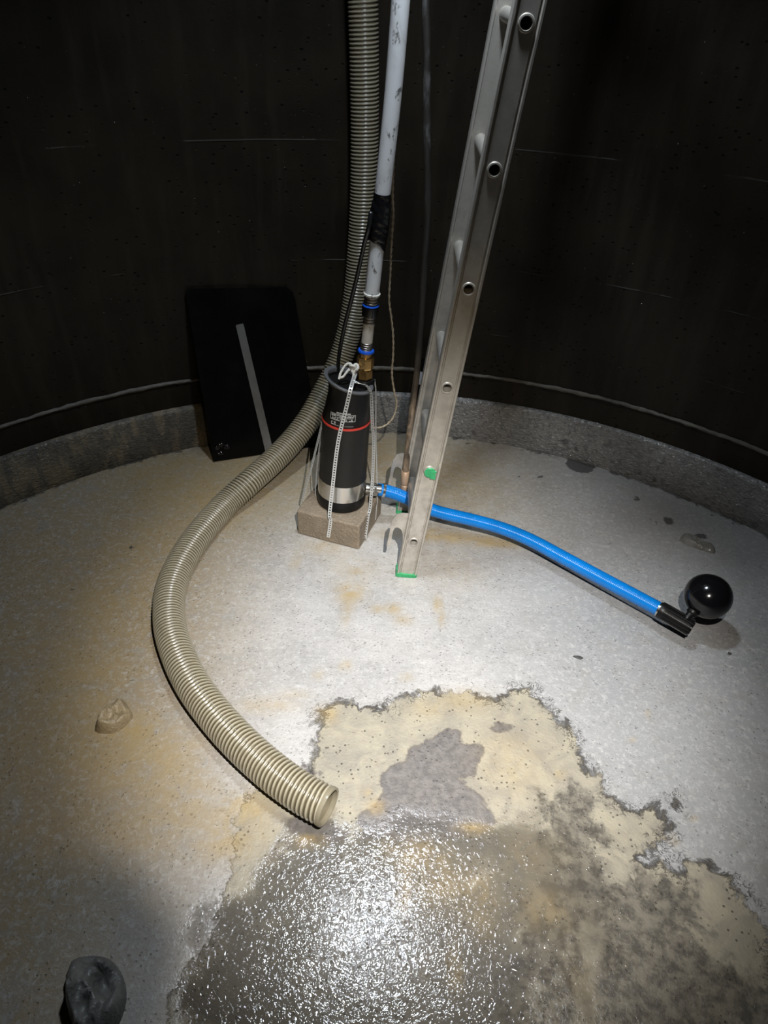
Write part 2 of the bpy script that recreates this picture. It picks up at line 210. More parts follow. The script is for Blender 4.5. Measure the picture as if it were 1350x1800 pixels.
def skirt_material():
    s = NT('bare_concrete_upstand')
    n1 = s.noise(5, 6); n2 = s.noise(60, 5, .6); x = s.sep(0)
    st = s.noise(6, 6, .65, vec=s.mp((3, 3, .7)))
    left = s.rng(x, .05, -.25)
    col = s.mix(s.rng(n1, .3, .7), (.215, .21, .20), (.125, .123, .12))
    col = s.mix(s.rng(n2, .48, .66, 0, .75), col, (.07, .07, .07))
    col = s.mix(s.math('MULTIPLY', left, .75), col, s.mix(s.rng(st, .42, .62), (.07, .06, .045), (.20, .155, .09)))
    spk = s.math('MULTIPLY', s.rng(s.voro(16), .24, .16), s.rng(s.noise(8, 3), .52, .6))
    col = s.mix(s.math('MULTIPLY', spk, .8), col, (.05, .05, .05))
    s.put(s.b.inputs['Specular IOR Level'], s.rng(left, 0., 1., 1., .25))
    wv = s.noise(70, 3, .55, vec=s.mp((1, 1, 1.6)), dist=.8)
    return s.out(col, s.rng(n1, .3, .7, .16, .34), s.bump(s.math('ADD', wv, s.math('MULTIPLY', n2, .3)), 1.0, .006))

def rib_material():
    s = NT('corrugated_plastic')
    r = s.attr('rib'); n = s.noise(40, 5)
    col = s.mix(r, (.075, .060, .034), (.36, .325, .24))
    col = s.mix(s.rng(n, .5, .75, 0, .45), col, (.13, .105, .06))
    s.b.inputs['Specular IOR Level'].default_value = .5
    return s.out(col, s.rng(n, .3, .7, .20, .36), s.bump(n, .15, .001))

def pipe_material(name, clean, dirty, amount):
    s = NT(name)
    n = s.noise(18, 7, .65, vec=s.mp((1, 1, .35)), dist=.8); k = s.noise(45, 6, .7, vec=s.mp((1, 1, .5)))
    z = s.sep(2)
    low = s.rng(z, 1.25, .85)
    col = s.mix(s.math('MULTIPLY', s.rng(n, .45, .72), amount), clean, dirty)
    col = s.mix(s.math('MULTIPLY', s.math('MULTIPLY', s.rng(k, .58, .66), low), .85), col, (.06, .05, .04))
    return s.out(col, .42, s.bump(n, .1, .001))

def alu_material():
    s = NT('weathered_aluminium')
    n = s.noise(22, 7, .65); k = s.noise(9, 6, .6, vec=s.mp((1, 1, .5)))
    col = s.mix(s.rng(n, .35, .7), (.50, .47, .42), (.36, .335, .295))
    col = s.mix(s.rng(k, .58, .72, 0, .55), col, (.19, .165, .12))
    s.b.inputs['Metallic'].default_value = .6
    return s.out(col, s.rng(n, .3, .7, .34, .52), s.bump(n, .22, .001))

def rust_material():
    s = NT('corroded_pipe')
    z = s.sep(2); n = s.noise(30, 7, .65, vec=s.mp((1, 1, .3)))
    lo = s.rng(z, .50, .26)
    col = s.mix(lo, s.mix(n, (.016, .014, .012), (.035, .03, .026)), s.mix(s.rng(n, .35, .65), (.045, .032, .022), (.24, .175, .115)))
    up = s.math('MULTIPLY', s.rng(z, .85, 1.0), s.rng(n, .45, .65))
    col = s.mix(s.math('MULTIPLY', up, .8), col, (.12, .12, .12))
    return s.out(col, .45, s.bump(n, .6, .003))

def block_material():
    s = NT('block_concrete')
    n = s.noise(18, 6); g = s.noise(140, 4, .7); v = s.voro(110)
    col = s.mix(s.rng(n, .3, .7), (.215, .17, .12), (.16, .126, .088))
    col = s.mix(s.rng(g, .55, .72, 0, .6), col, (.36, .33, .28))
    col = s.mix(s.rng(v, .18, .05, 0, .5), col, (.08, .07, .055))
    return s.out(col, .75, s.bump(s.math('ADD', g, s.math('MULTIPLY', v, .5)), .8, .003))

def panel_material():
    s = NT('black_sheet')
    n = s.noise(12, 6, .6); k = s.noise(7, 5, .6)
    col = s.mix(s.rng(n, .4, .7), (.0025, .0025, .0025), (.004, .0038, .0036))
    s.b.inputs['Specular IOR Level'].default_value = .12
    return s.out(col, s.rng(k, .35, .65, .30, .45), s.bump(n, .15, .003))

def rock_material(name, a, b, rough):
    s = NT(name)
    n = s.noise(28, 6, .6); g = s.noise(110, 4)
    col = s.mix(s.rng(n, .3, .7), a, b)
    return s.out(col, rough, s.bump(s.math('ADD', n, s.math('MULTIPLY', g, .35)), .9, .006))

M = dict(
    floor=floor_material(), wall=wall_material(), skirt=skirt_material(),
    ceiling=mat('ceiling_concrete', (.10, .095, .085), .8, bump=.4, var=.5),
    ridge=mat('mortar_ridge', (.17, .155, .13), .6, bump=.8, bscale=90, var=.6, vscale=25, col2=(.06, .054, .045)),
    rib=rib_material(),
    pvc=pipe_material('white_pipe_plastic', (.84, .85, .87), (.55, .54, .52), .5),
    pvc2=pipe_material('short_white_pipe', (.62, .60, .55), (.46, .43, .38), .5),
    tape=mat('black_tape', (.006, .006, .007), .24, bump=.5, bscale=60),
    steel=mat('bright_steel', (.62, .60, .56), .22, 1., bump=.15, bscale=90),
    steel_dull=mat('dull_steel', (.34, .32, .29), .36, .9, bump=.2),
    brass=mat('brass', (.66, .43, .16), .24, .8, var=.5, vscale=40, col2=(.36, .20, .07)),
    brass_old=mat('old_brass', (.48, .31, .20), .5, .4, var=.6, vscale=60, col2=(.33, .24, .16), bump=.4),
    blue_ring=mat('blue_seal', (.012, .10, .62), .35),
    blue=mat('blue_hose_plastic', (.002, .165, .52), .22, var=.4, vscale=30, col2=(.002, .14, .45)),
    black=mat('black_plastic', (.0045, .0045, .005), .40, spec=.25, bump=.15, bscale=60, var=.5, vscale=18, col2=(.008, .0075, .007)),
    black_gloss=mat('glossy_black', (.004, .004, .005), .13),
    deck=mat('grey_rim_plastic', (.10, .103, .11), .35, bump=.3, bscale=50),
    sleeve=mat('pump_sleeve', (.009, .0085, .008), .46, spec=.3, bump=.12, bscale=40, var=.5, vscale=12, col2=(.018, .017, .015)),
    red=mat('red_seal', (.56, .045, .03), .4),
    print=mat('white_print', (.62, .62, .60), .6),
    galv=mat('galvanised_strip', (.60, .61, .60), .40, .45, bump=.15, bscale=120),
    alu=alu_material(),
    green=mat('green_plastic', (.035, .33, .12), .42, var=.5, vscale=50, col2=(.02, .22, .085)),
    rope=mat('white_rope', (.74, .72, .66), .8, bump=.8, bscale=400),
    twine=mat('beige_twine', (.46, .39, .28), .85, bump=.9, bscale=350, var=.5, vscale=30, col2=(.30, .23, .15)),
    rust=rust_material(), block=block_material(), panel=panel_material(),
    bar=mat('grey_flat_steel', (.175, .17, .158), .5, .2, var=.4, vscale=30, col2=(.14, .135, .125)),
    rock=rock_material('sandy_mortar', (.33, .255, .15), (.24, .185, .11), .35),
    rock_dark=rock_material('grey_mortar', (.17, .165, .155), (.10, .098, .09), .35),
    rock_wet=rock_material('wet_mortar', (.22, .215, .20), (.14, .135, .125), .1),
    flake=mat('dark_flake', (.05, .05, .048), .6, bump=.5),
    white=mat('white_plastic', (.75, .77, .82), .35),
    rubber=mat('black_cable', (.008, .008, .008), .36),
)

# ------------------------------------------------------------------ object helpers
def link(name, me, m, parent=None, smooth=True):
    o = bpy.data.objects.new(name, me); COL.objects.link(o)
    if m is not None: me.materials.append(m)
    if smooth:
        for p in me.polygons: p.use_smooth = True
    if parent: o.parent = parent
    return o
def from_bm(name, bm, m, parent=None, smooth=True, autosmooth=None):
    me = bpy.data.meshes.new(name)
    bmesh.ops.recalc_face_normals(bm, faces=bm.faces[:])
    if autosmooth:
        for e in bm.edges:
            if len(e.link_faces) == 2 and e.calc_face_angle(0) > autosmooth: e.smooth = False
    bm.to_mesh(me); bm.free()
    return link(name, me, m, parent, smooth)
def tag(o, label, cat, group=None):
    o['label'] = label; o['category'] = cat
    if group: o['group'] = group
    return o
def thing(name, label, cat, loc=(0, 0, 0), group=None):
    o = bpy.data.objects.new(name, None); COL.objects.link(o)
    o.location = loc; o.empty_display_size = .05
    return tag(o, label, cat, group)
def struct(o):
    o['kind'] = 'structure'; return o

def smooth_path(pts, step):
    """Catmull-Rom through pts, resampled at equal steps"""
    P = [V(p) for p in pts]; P = [P[0]*2 - P[1]] + P + [P[-1]*2 - P[-2]]
    fine = []
    for i in range(1, len(P)-2):
        a, b, c, d = P[i-1], P[i], P[i+1], P[i+2]
        for k in range(24):
            t = k/24
            fine.append(.5*((2*b) + (c-a)*t + (2*a-5*b+4*c-d)*t*t + (3*b-a-3*c+d)*t**3))
    fine.append(P[-2])
    out = [fine[0]]; need = step
    for a, b in zip(fine, fine[1:]):
        l = (b-a).length; pos = 0
        while l - pos >= need:
            pos += need; out.append(a + (b-a)*(pos/l)); need = step
        need -= l - pos
    if (out[-1]-fine[-1]).length > step*.3: out.append(fine[-1])
    return out
def frames(P):
    T = []
    for i in range(len(P)):
        t = P[min(i+1, len(P)-1)] - P[max(i-1, 0)]; T.append(t.normalized())
    n = T[0].orthogonal().normalized(); F = []
    for t in T:
        n = (n - t*n.dot(t)).normalized(); F.append((t, n, t.cross(n)))
    return F
def add_tube(bm, P, rad, seg=16, caps=True, lay=None, ribf=None):
    """rad: number, list or function (i, angle) -> radius"""
    F = frames(P); rings = []
    for i, (p, (t, n, b)) in enumerate(zip(P, F)):
        ring = []
        for k in range(seg):
            a = 2*pi*k/seg
            r = rad(i, a) if callable(rad) else (rad[i] if isinstance(rad, (list, tuple)) else rad)
            v = bm.verts.new(p + (n*cos(a) + b*sin(a))*r)
            if lay is not None: v[lay] = ribf(i, a)
            ring.append(v)
        rings.append(ring)
    for a, b in zip(rings, rings[1:]):
        for k in range(seg):
            bm.faces.new((a[k], a[(k+1) % seg], b[(k+1) % seg], b[k]))
    if caps:
        bm.faces.new(rings[0][::-1]); bm.faces.new(rings[-1])
    return rings
def tube(name, P, rad, m, parent=None, seg=16, caps=True):
    bm = bmesh.new(); add_tube(bm, [V(p) for p in P], rad, seg, caps)
    return from_bm(name, bm, m, parent, autosmooth=.9)
def add_lathe(bm, prof, origin=(0, 0, 0), axis=(0, 0, 1), seg=32, closed=False, sides=None):
    """prof: list of (radius, distance along axis)"""
    o = V(origin); z = V(axis).normalized(); x = z.orthogonal().normalized(); y = z.cross(x)
    n = sides or seg; rings = []
    for r, h in prof:
        if r < 1e-6: rings.append([bm.verts.new(o + z*h)])
        else: rings.append([bm.verts.new(o + z*h + (x*cos(2*pi*k/n) + y*sin(2*pi*k/n))*r) for k in range(n)])
    pairs = list(zip(rings, rings[1:])) + ([(rings[-1], rings[0])] if closed else [])
    for a, b in pairs:
        if len(a) == 1 and len(b) == 1: continue
        for k in range(n):
            k2 = (k+1) % n
            if len(a) == 1: bm.faces.new((a[0], b[k2], b[k]))
            elif len(b) == 1: bm.faces.new((a[k], a[k2], b[0]))
            else: bm.faces.new((a[k], a[k2], b[k2], b[k]))
    if not closed:
        for r in (rings[0], rings[-1]):
            if len(r) > 1: bm.faces.new(r)
    return rings
def lathe(name, prof, m, parent=None, origin=(0, 0, 0), axis=(0, 0, 1), seg=32, closed=False, sides=None, smooth=True, auto=.7):
    bm = bmesh.new(); add_lathe(bm, prof, origin, axis, seg, closed, sides)
    return from_bm(name, bm, m, parent, smooth, autosmooth=auto)
def add_box(bm, O, ax, ay, az, bevel=0.):
    O, ax, ay, az = V(O), V(ax), V(ay), V(az)
    vs = [bm.verts.new(O + ax*i + ay*j + az*k) for i in (0, 1) for j in (0, 1) for k in (0, 1)]
    fs = [bm.faces.new([vs[i] for i in q]) for q in ((0, 1, 3, 2), (4, 6, 7, 5), (0, 4, 5, 1), (2, 3, 7, 6), (0, 2, 6, 4), (1, 5, 7, 3))]
    if bevel:
        es = {e for f in fs for e in f.edges}
        bmesh.ops.bevel(bm, geom=list(es), offset=bevel, segments=3, affect='EDGES', profile=.5)
def extrude_outline(bm, pts, O, ex, ey, ez, z0, z1):
    """prism: pts in the (ex, ey) plane swept from z0 to z1 along ez"""
    O, ex, ey, ez = V(O), V(ex), V(ey), V(ez)
    A = [bm.verts.new(O + ex*a + ey*b + ez*z0) for a, b in pts]; B = [bm.verts.new(O + ex*a + ey*b + ez*z1) for a, b in pts]
    n = len(pts)
    for i in range(n): bm.faces.new((A[i], A[(i+1) % n], B[(i+1) % n], B[i]))
    bm.faces.new(A[::-1]); bm.faces.new(B)

# ------------------------------------------------------------------ the tank
CX, CY, RF, RW = G['tank']
TOP = 2.12
HX, HY, HR = .03, 1.52, .29                       # manhole in the roof slab
def poly_sdf(X, Y, poly):
    P = np.array(poly); d = np.full(X.shape, 1e9); inside = np.zeros(X.shape, bool)
    for (x0, y0), (x1, y1) in zip(P, np.roll(P, -1, 0)):
        ex, ey = x1-x0, y1-y0; wx, wy = X-x0, Y-y0
        t = np.clip((wx*ex + wy*ey)/(ex*ex + ey*ey + 1e-12), 0, 1)
        d = np.minimum(d, (wx-ex*t)**2 + (wy-ey*t)**2)
        c = ((y0 <= Y) != (y1 <= Y)) & (X < (x1-x0)*(Y-y0)/np.where(abs(y1-y0) < 1e-9, 1e-9, y1-y0) + x0)
        inside ^= c
    return np.where(inside, np.sqrt(d), -np.sqrt(d))
def build_floor():
    st = .014; R = RF + .03; n = int(2*R/st) + 1
    xs = np.linspace(CX-R, CX+R, n); ys = np.linspace(CY-R, CY+R, n)
    X, Y = np.meshgrid(xs, ys, indexing='ij'); ok = np.hypot(X-CX, Y-CY) < R
    idx = -np.ones((n, n), int); idx[ok] = np.arange(ok.sum())
    q = np.stack([idx[:-1, :-1], idx[1:, :-1], idx[1:, 1:], idx[:-1, 1:]], -1).reshape(-1, 4)
    q = q[(q >= 0).all(1)]
    x, y = X[ok], Y[ok]
    patch = poly_sdf(x, y, G['patch'])
    grey = np.max([poly_sdf(x, y, z) for z in G['greyzones']], 0)
    dark = np.max([poly_sdf(x, y, z) for z in G['darkzones']], 0)
    midb = poly_sdf(x, y, G['midband'])
    def ell(l): return np.sqrt(((x-l[0])/l[2])**2 + ((y-l[1])/l[3])**2)
    spots = np.max([(1-ell(l))*min(l[2], l[3]) for l in G['spots']], 0)
    och = np.zeros_like(x); wet = np.zeros_like(x)
    for l in G['ochre']: och = 1 - (1-och)*(1 - l[4]*np.exp(-1.1*ell(l)**2.2))
    for l in G['wet']: wet = 1 - (1-wet)*(1 - l[4]*np.exp(-1.0*ell(l)**2.4))
    z = -.002/(1+np.exp(-patch/.006))
    me = bpy.data.meshes.new('floor')
    me.from_pydata(np.stack([x, y, z], 1).tolist(), [], q.tolist())
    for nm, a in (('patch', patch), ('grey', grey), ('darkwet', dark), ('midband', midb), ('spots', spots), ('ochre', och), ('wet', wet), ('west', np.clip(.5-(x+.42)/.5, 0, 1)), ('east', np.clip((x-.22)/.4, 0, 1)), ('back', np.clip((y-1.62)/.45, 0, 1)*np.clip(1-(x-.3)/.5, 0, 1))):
        at = me.attributes.new(nm, 'FLOAT', 'POINT'); at.data.foreach_set('value', np.clip(a, -1, 1).astype(np.float32))
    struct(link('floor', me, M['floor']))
build_floor()
def ring_wall(name, prof, m, seg=192, jitter=None):
    bm = bmesh.new(); rings = []
    for j, (r, z) in enumerate(prof):
        ring = []
        for k in range(seg):
            a = 2*pi*k/seg; dr, dz = jitter(j, a) if jitter else (0, 0)
            ring.append(bm.verts.new((CX + (r+dr)*cos(a), CY + (r+dr)*sin(a), z+dz)))
        rings.append(ring)
    for a, b in zip(rings, rings[1:]):
        for k in range(seg): bm.faces.new((a[k], b[k], b[(k+1) % seg], a[(k+1) % seg]))
    me = bpy.data.meshes.new(name); bm.to_mesh(me); bm.free()
    return struct(link(name, me, m))
ring_wall('wall_round', [(RW, z) for z in (0, .1, .25, .5, .8, 1.2, 1.6, TOP)], M['wall'])
def skj(j, a):
    n = noise.noise(V((cos(a)*4, sin(a)*4, j*.3)))
    return (n*.003 if j else 0, n*.006 if j in (3, 4) else 0)
ring_wall('baseboard_round', [(RF+.004, -.004), (RF, .006), (RF+.012, .07), (RF+.026, .143), (RF+.030, .150), (RW+.004, .156)], M['skirt'], 320, skj)
def rj(j, a):
    n = noise.noise(V((cos(a)*22, sin(a)*22, j*.7))); k = noise.noise(V((cos(a)*70, sin(a)*70, j)))
    w = .6 + .5*noise.noise(V((cos(a)*9, sin(a)*9, 3)))
    return (-(.5+n)*.006*w if j in (1, 2, 3) else .004, n*.005 + k*.004)
ring_wall('trim_1', [(RW+.003, .246), (RW-.004, .2485), (RW-.008, .2545), (RW-.003, .2595), (RW+.003, .262)], M['ridge'], 900, rj)
bm = bmesh.new(); N = 128
o1 = [bm.verts.new((CX+(RW+.02)*cos(2*pi*k/N), CY+(RW+.02)*sin(2*pi*k/N), TOP)) for k in range(N)]
o2 = [bm.verts.new((HX+HR*cos(2*pi*k/N), HY+HR*sin(2*pi*k/N), TOP)) for k in range(N)]
o3 = [bm.verts.new((HX+HR*cos(2*pi*k/N), HY+HR*sin(2*pi*k/N), TOP+.26)) for k in range(N)]
for a, b in ((o1, o2), (o2, o3)):
    for k in range(N): bm.faces.new((a[k], a[(k+1) % N], b[(k+1) % N], b[k]))
struct(from_bm('ceiling', bm, M['ceiling'], smooth=False))

# ------------------------------------------------------------------ corrugated hose
def build_hose():
    t = thing('corrugated_hose', 'thick ribbed beige suction hose curling over the floor and rising along the wall', 'hose', G['hose'][0])
    off = -V(G['hose'][0])
    step = .0105/7; P = smooth_path(G['hose'], step)
    pitch = .0105
    def ph(i, a): return (i*step/pitch - a/(2*pi)) % 1.
    def shape(i, a):
        x = abs(ph(i, a) - .5)*2                         # 1 at valley, 0 on the rib
        return max(0., 1 - (x/.62)**2)**.6 if x < .62 else 0.
    R0 = .0395; A = .0032; n = len(P)
    for part, (i0, i1) in (('hose_wall', (0, n)),):
        bm = bmesh.new(); lay = bm.verts.layers.float.new('rib')
        add_tube(bm, [p+off for p in P], lambda i, a: R0 + A*shape(i, a), 36, False, lay, lambda i, a: shape(i, a))
        Q = P[::3]
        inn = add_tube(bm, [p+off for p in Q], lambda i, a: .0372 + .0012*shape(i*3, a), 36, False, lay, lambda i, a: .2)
        bmesh.ops.recalc_face_normals(bm, faces=bm.faces[:])
        me = bpy.data.meshes.new(part); bm.to_mesh(me); bm.free()
        o = link(part, me, M['rib'], t)
    # cut lip at the open end
    F = frames(P); d = -F[0][0]
    lathe('cut_lip', [(.0370, -.001), (.0372, .0035), (.0395, .005), (.0425, .004), (.0432, -.001), (.0425, -.006), (.0372, -.006)], M['rib'], t, (0, 0, 0), d, 40, closed=True)
    bpy.data.objects['cut_lip'].data.attributes.new('rib', 'FLOAT', 'POINT').data.foreach_set('value', [.45]*(40*7))
build_hose()

# ------------------------------------------------------------------ block, pump, straps
B = G['block']; sx, sy = V(B['sx']), V(B['sy']); bo = V(B['o']); BH = B['h']
bm = bmesh.new(); add_box(bm, (0, 0, 0), sx*B['w'], sy*B['d'], V((0, 0, BH)), .006)
bmesh.ops.subdivide_edges(bm, edges=bm.edges[:], cuts=3, use_grid_fill=True)
for v in bm.verts: v.co += V((noise.noise(v.co*40), noise.noise(v.co*40+V((9, 0, 0))), 0))*.0012
o = from_bm('concrete_block', bm, M['block'], smooth=False); o.location = bo
tag(o, 'square brown concrete block standing under the black pump', 'block')

PB = V(G['pump']['base']); PB.z = BH + .001
LEAN = .05
pump = thing('water_pump', 'black submersible pump with red ring and steel band, standing on the concrete block', 'pump', PB)
pump.rotation_euler = (0, LEAN, 0)
PM = Matrix.Translation(PB) @ Matrix.Rotation(LEAN, 4, 'Y')
lathe('base_ring', [(.068, 0), (.0755, .004), (.0765, .010), (.0765, .036), (.0755, .040), (.07, .040)], M['black'], pump, seg=48)
lathe('steel_band', [(.074, .038), (.0752, .038), (.0748, .098), (.0735, .098)], M['steel'], pump, seg=64, closed=True)
lathe('lower_sleeve', [(.072, .02), (.072, .097), (.0738, .098), (.0736, .104), (.0715, .20), (.0705, .285), (.0712, .295), (.0705, .299), (.06, .299)], M['sleeve'], pump, seg=64)
lathe('red_ring', [(.066, .2975), (.0718, .2975), (.0724, .3), (.0722, .3035), (.066, .3035)], M['red'], pump, seg=64, closed=True)
# upper housing: slanted open rim, notched below the rim on the left
bm = bmesh.new(); seg = 64; rings = []
SL = -.26
def rim_z(x): return .424 + SL*x
prof = [(.069, 0.), (.0712, .02), (.0710, .5), (.0700, .93), (.0705, 1.0), (.0672, 1.006), (.0655, .99), (.060, .86), (0.0, .86)]
for r, f in prof:
    ring = []
    for k in range(seg):
        a = 2*pi*k/seg; rr = r
        x = rr*cos(a); zt = rim_z(x)
        z = .3035 + (zt-.3035)*f
        left = max(0., cos(a-pi-.25))**3
        if .45 < f < .95 and r > .065: rr -= .016*left
        if r == 0.0: ring = [bm.verts.new((0, 0, .3035+(rim_z(0)-.3035)*.86))]; break
        ring.append(bm.verts.new((rr*cos(a), rr*sin(a), z)))
    rings.append(ring)
for a, b in zip(rings, rings[1:]):
    for k in range(seg):
        if len(b) == 1: bm.faces.new((a[k], a[(k+1) % seg], b[0]))
        else: bm.faces.new((a[k], a[(k+1) % seg], b[(k+1) % seg], b[k]))
housing = from_bm('upper_housing', bm, M['black'], pump, autosmooth=.9)
bm = bmesh.new(); rr_ = []
for r, dz in ((.0710, -.003), (.0715, .0012), (.0706, .0024), (.0610, .0020), (.0594, .0), (.0600, -.012)):
    rr_.append([bm.verts.new((r*cos(2*pi*k/seg), r*sin(2*pi*k/seg), rim_z(r*cos(2*pi*k/seg))+dz)) for k in range(seg)])
for a, b in zip(rr_, rr_[1:] + rr_[:1]):
    for k in range(seg): bm.faces.new((a[k], a[(k+1) % seg], b[(k+1) % seg], b[k]))
from_bm('top_rim', bm, M['deck'], pump, autosmooth=1.)
IP = PM.inverted()
out_l = IP @ V(G['riser'][0])
lathe('outlet_collar', [(.030, -.035), (.030, -.006), (.027, -.001), (.0, -.001)], M['black'], pump, (out_l.x, out_l.y, out_l.z), (0, 0, 1), 32)
gl = IP @ V(G['cable'][-1])
lathe('cable_gland', [(.016, -.06), (.016, -.018), (.012, -.012), (.011, .012), (.007, .016), (0, .016)], M['black'], pump, (gl.x, gl.y, gl.z-.004), (0, 0, 1), 20)
# print on the housing, wrapped round it
def wrap(me, ang0, z0, r=.0716):
    for v in me.vertices:
        a = ang0 + v.co.x/r; v.co = V((r*sin(a), -r*cos(a), z0 + v.co.y))
def label_mesh():
    bm = bmesh.new()
    def rect(x0, y0, x1, y1, n=10):
        for k in range(n):
            xa, xb = x0+(x1-x0)*k/n, x0+(x1-x0)*(k+1)/n
            bm.faces.new([bm.verts.new(p) for p in ((xa, y0, 0), (xb, y0, 0), (xb, y1, 0), (xa, y1, 0))])
    w, h = .074, .0205
    for y in (0, h): rect(0, y-.0005, w, y+.0005)
    for x in (0, w): rect(x-.0005, 0, x+.0005, h, 1)
    rect(0, h*.72, w, h*.72+.0004)
    random.seed(3)
    for row in range(5):                                        # rows of rating figures too small to read
        x = .003; y = h - .0040 - row*.0037
        while x < w-.006:
            l = random.choice((.0016, .0024, .004, .006))
            if random.random() < .78: rect(x, y, x+l, y+.0017, 1)
            x += l + .0011
    x = .019
    for k in range(9): rect(x, h+.003, x+.0034, h+.0062, 1); x += .0046
    rect(.001, -.0165, .032, -.0159); rect(.044, -.0165, .070, -.0159)
    me = bpy.data.meshes.new('printed_label'); bm.to_mesh(me); bm.free(); return me
lab = label_mesh(); A0 = -.10; ZL = .3285
wrap(lab, A0-.53, ZL); link('printed_label', lab, M['print'], pump, smooth=False)['label'] = 'white printed rating label'
fc = bpy.data.curves.new('ce', 'FONT'); fc.body = 'CE'; fc.size = .0135; fc.space_character = 1.15
fo = bpy.data.objects.new('ce', fc); me = bpy.data.meshes.new_from_object(fo); bpy.data.objects.remove(fo)
wrap(me, A0-.51, ZL-.0150); me.name = 'ce_mark'; link('ce_mark', me, M['print'], pump, smooth=False)['label'] = 'white CE mark'

def ribbon(name, pts, wdir, label, width=.011):
    pitch = .0088; P = smooth_path(pts, pitch/2); wd = V(wdir).normalized()
    o0 = P[0].copy()
    bm = bmesh.new(); F = frames(P); rows = []
    for p, (t, n, b) in zip(P, F):
        w = (wd - t*wd.dot(t)).normalized()
        rows.append([bm.verts.new(p - o0 + w*c*width) for c in (-.5, -.22, .22, .5)])
    for i, (a, b) in enumerate(zip(rows, rows[1:])):
        for k in range(3):
            if k == 1 and i % 2 == 1: continue
            bm.faces.new((a[k], a[k+1], b[k+1], b[k]))
    o = from_bm(name, bm, M['galv'], None, smooth=False); o.location = o0
    md = o.modifiers.new('thickness', 'SOLIDIFY'); md.thickness = .0012; md.offset = 0
    tag(o, label, 'strap', 'perforated metal straps tying the pump to the block')
    return o
def loc(x, y, z): return PM @ V((x, y, z))
bf = lambda u, v, z: bo + sx*u + sy*v + V((0, 0, z))
front_y = lambda z, x=0: loc(x, -.0755, z-BH)
S1 = [(-.0990, 1.835, .537), (-.1025, 1.795, .538), (-.1075, 1.752, .529), (-.1185, 1.746, .475), (-.1418, 1.741, .3577), (-.1600, 1.733, .18), (-.166, 1.721, .112)]
S1 += [tuple(bf(.1176, -.003, .094)), tuple(bf(.1136, -.002, .06)), tuple(bf(.1083, -.002, .020))]
ribbon('mounting_strap', S1, (1, -.1, 0), 'perforated metal strap crossing the front of the pump, screwed to the block face')
ribbon('mounting_strap', [(-.1015, 1.79, .536), (-.0850, 1.785, .532), (-.0690, 1.79, .526), (-.0560, 1.795, .508), (-.0510, 1.800, .474), (-.0460, 1.800, .40), (-.0400, 1.805, .32), (-.0400, 1.795, .20), (-.044, 1.776, .11), tuple(bf(B['w']+.002, .070, .088)), tuple(bf(B['w']+.002, .058, .05)), tuple(bf(B['w']+.002, .045, .015))],
       (.8, -.55, .2), 'perforated metal strap bending over the pump rim right edge and down to the block')
ribbon('mounting_strap', [(-.045, 1.862, .505), (-.0400, 1.868, .46), (-.0360, 1.868, .33), (-.0290, 1.868, .20), tuple(bf(B['w']+.003, .150, .098)), tuple(bf(B['w']+.002, .147, .07)), tuple(bf(B['w']+.002, .142, .02))],
       (.25, 1, 0), 'thin edge-on metal strap behind the pump right side, going down behind the hose fitting', .008)
ribbon('mounting_strap', [(-.182, 1.842, .44), (-.1885, 1.842, .40), (-.2020, 1.842, .3153), (-.2150, 1.842, .2113), (-.2200, 1.842, .15), (-.2240, 1.842, .098)],
       (.35, -1, 0), 'edge-on metal strap hugging the left side of the pump')
ribbon('mounting_strap', [(-.1825, 1.825, .44), (-.192, 1.822, .3906), (-.215, 1.82, .2866), (-.2345, 1.818, .2024), (-.2600, 1.816, .104), tuple(bf(-.002, .054, .090)), tuple(bf(-.002, .052, .04))],
       (.5, -1, 0), 'metal strap slanting away from the pump left side to the block edge')

# rope loop knotted at the pump rim
kp = V((-.1035, 1.838, .552))
loop = [(-.1440, 1.815, .527), (-.1400, 1.825, .542), (-.1270, 1.838, .560), (-.1150, 1.842, .563), tuple(kp)]
rope = thing('rope_knot', 'white rope looped through the pump rim and tied in a small knot', 'rope', kp)
tube('rope_loop', [p-kp for p in smooth_path(loop, .003)], .0034, M['rope'], rope, 10)
kn = []
for k in range(90):
    a = 2*pi*k/90*1.0
    kn.append(V(((sin(a)+2*sin(2*a))*.0042, -sin(3*a)*.0052, (cos(a)-2*cos(2*a))*.0045)))
bm = bmesh.new(); add_tube(bm, kn, .0040, 10, True)
from_bm('knot', bm, M['rope'], rope)
tube('rope_tail', smooth_path([(0, -.006, -.004), (-.001, -.010, -.014), (0, -.011, -.026)], .003), .0036, M['rope'], rope, 10)
tube('rope_end', smooth_path([(-.042, -.021, -.022), (-.030, -.018, -.020), (-.020, -.012, -.008), (-.012, -.006, 0)], .003), .0036, M['rope'], rope, 10)

# ------------------------------------------------------------------ riser pipe above the pump
R = [V(p) for p in G['riser']]
rz = R[0]
riser = thing('riser_pipe', 'white plastic pipe rising from the pump outlet with black tape and brass fitting', 'pipe', rz)
RP = smooth_path(G['riser'], .004)
def at_z(z):
    for a, b in zip(RP, RP[1:]):
        if a.z <= z <= b.z: return a + (b-a)*((z-a.z)/(b.z-a.z)) - rz
    return (RP[0] if z < RP[0].z else RP[-1]) - rz
def seg_lathe(name, z0, z1, prof, m, sides=None, seg=32, smooth=True):
    a, b = at_z(z0), at_z(z1); ax = b-a
    return lathe(name, [(r, f*ax.length) for r, f in prof], m, riser, a, ax, seg, sides=sides, smooth=smooth)
Z0 = RP[0].z
seg_lathe('brass_nut', Z0-.004, Z0+.031, [(.0, 0), (.0205, 0), (.0225, .08), (.0225, .82), (.0205, .95), (.018, 1)], M['brass'], sides=6, smooth=False)
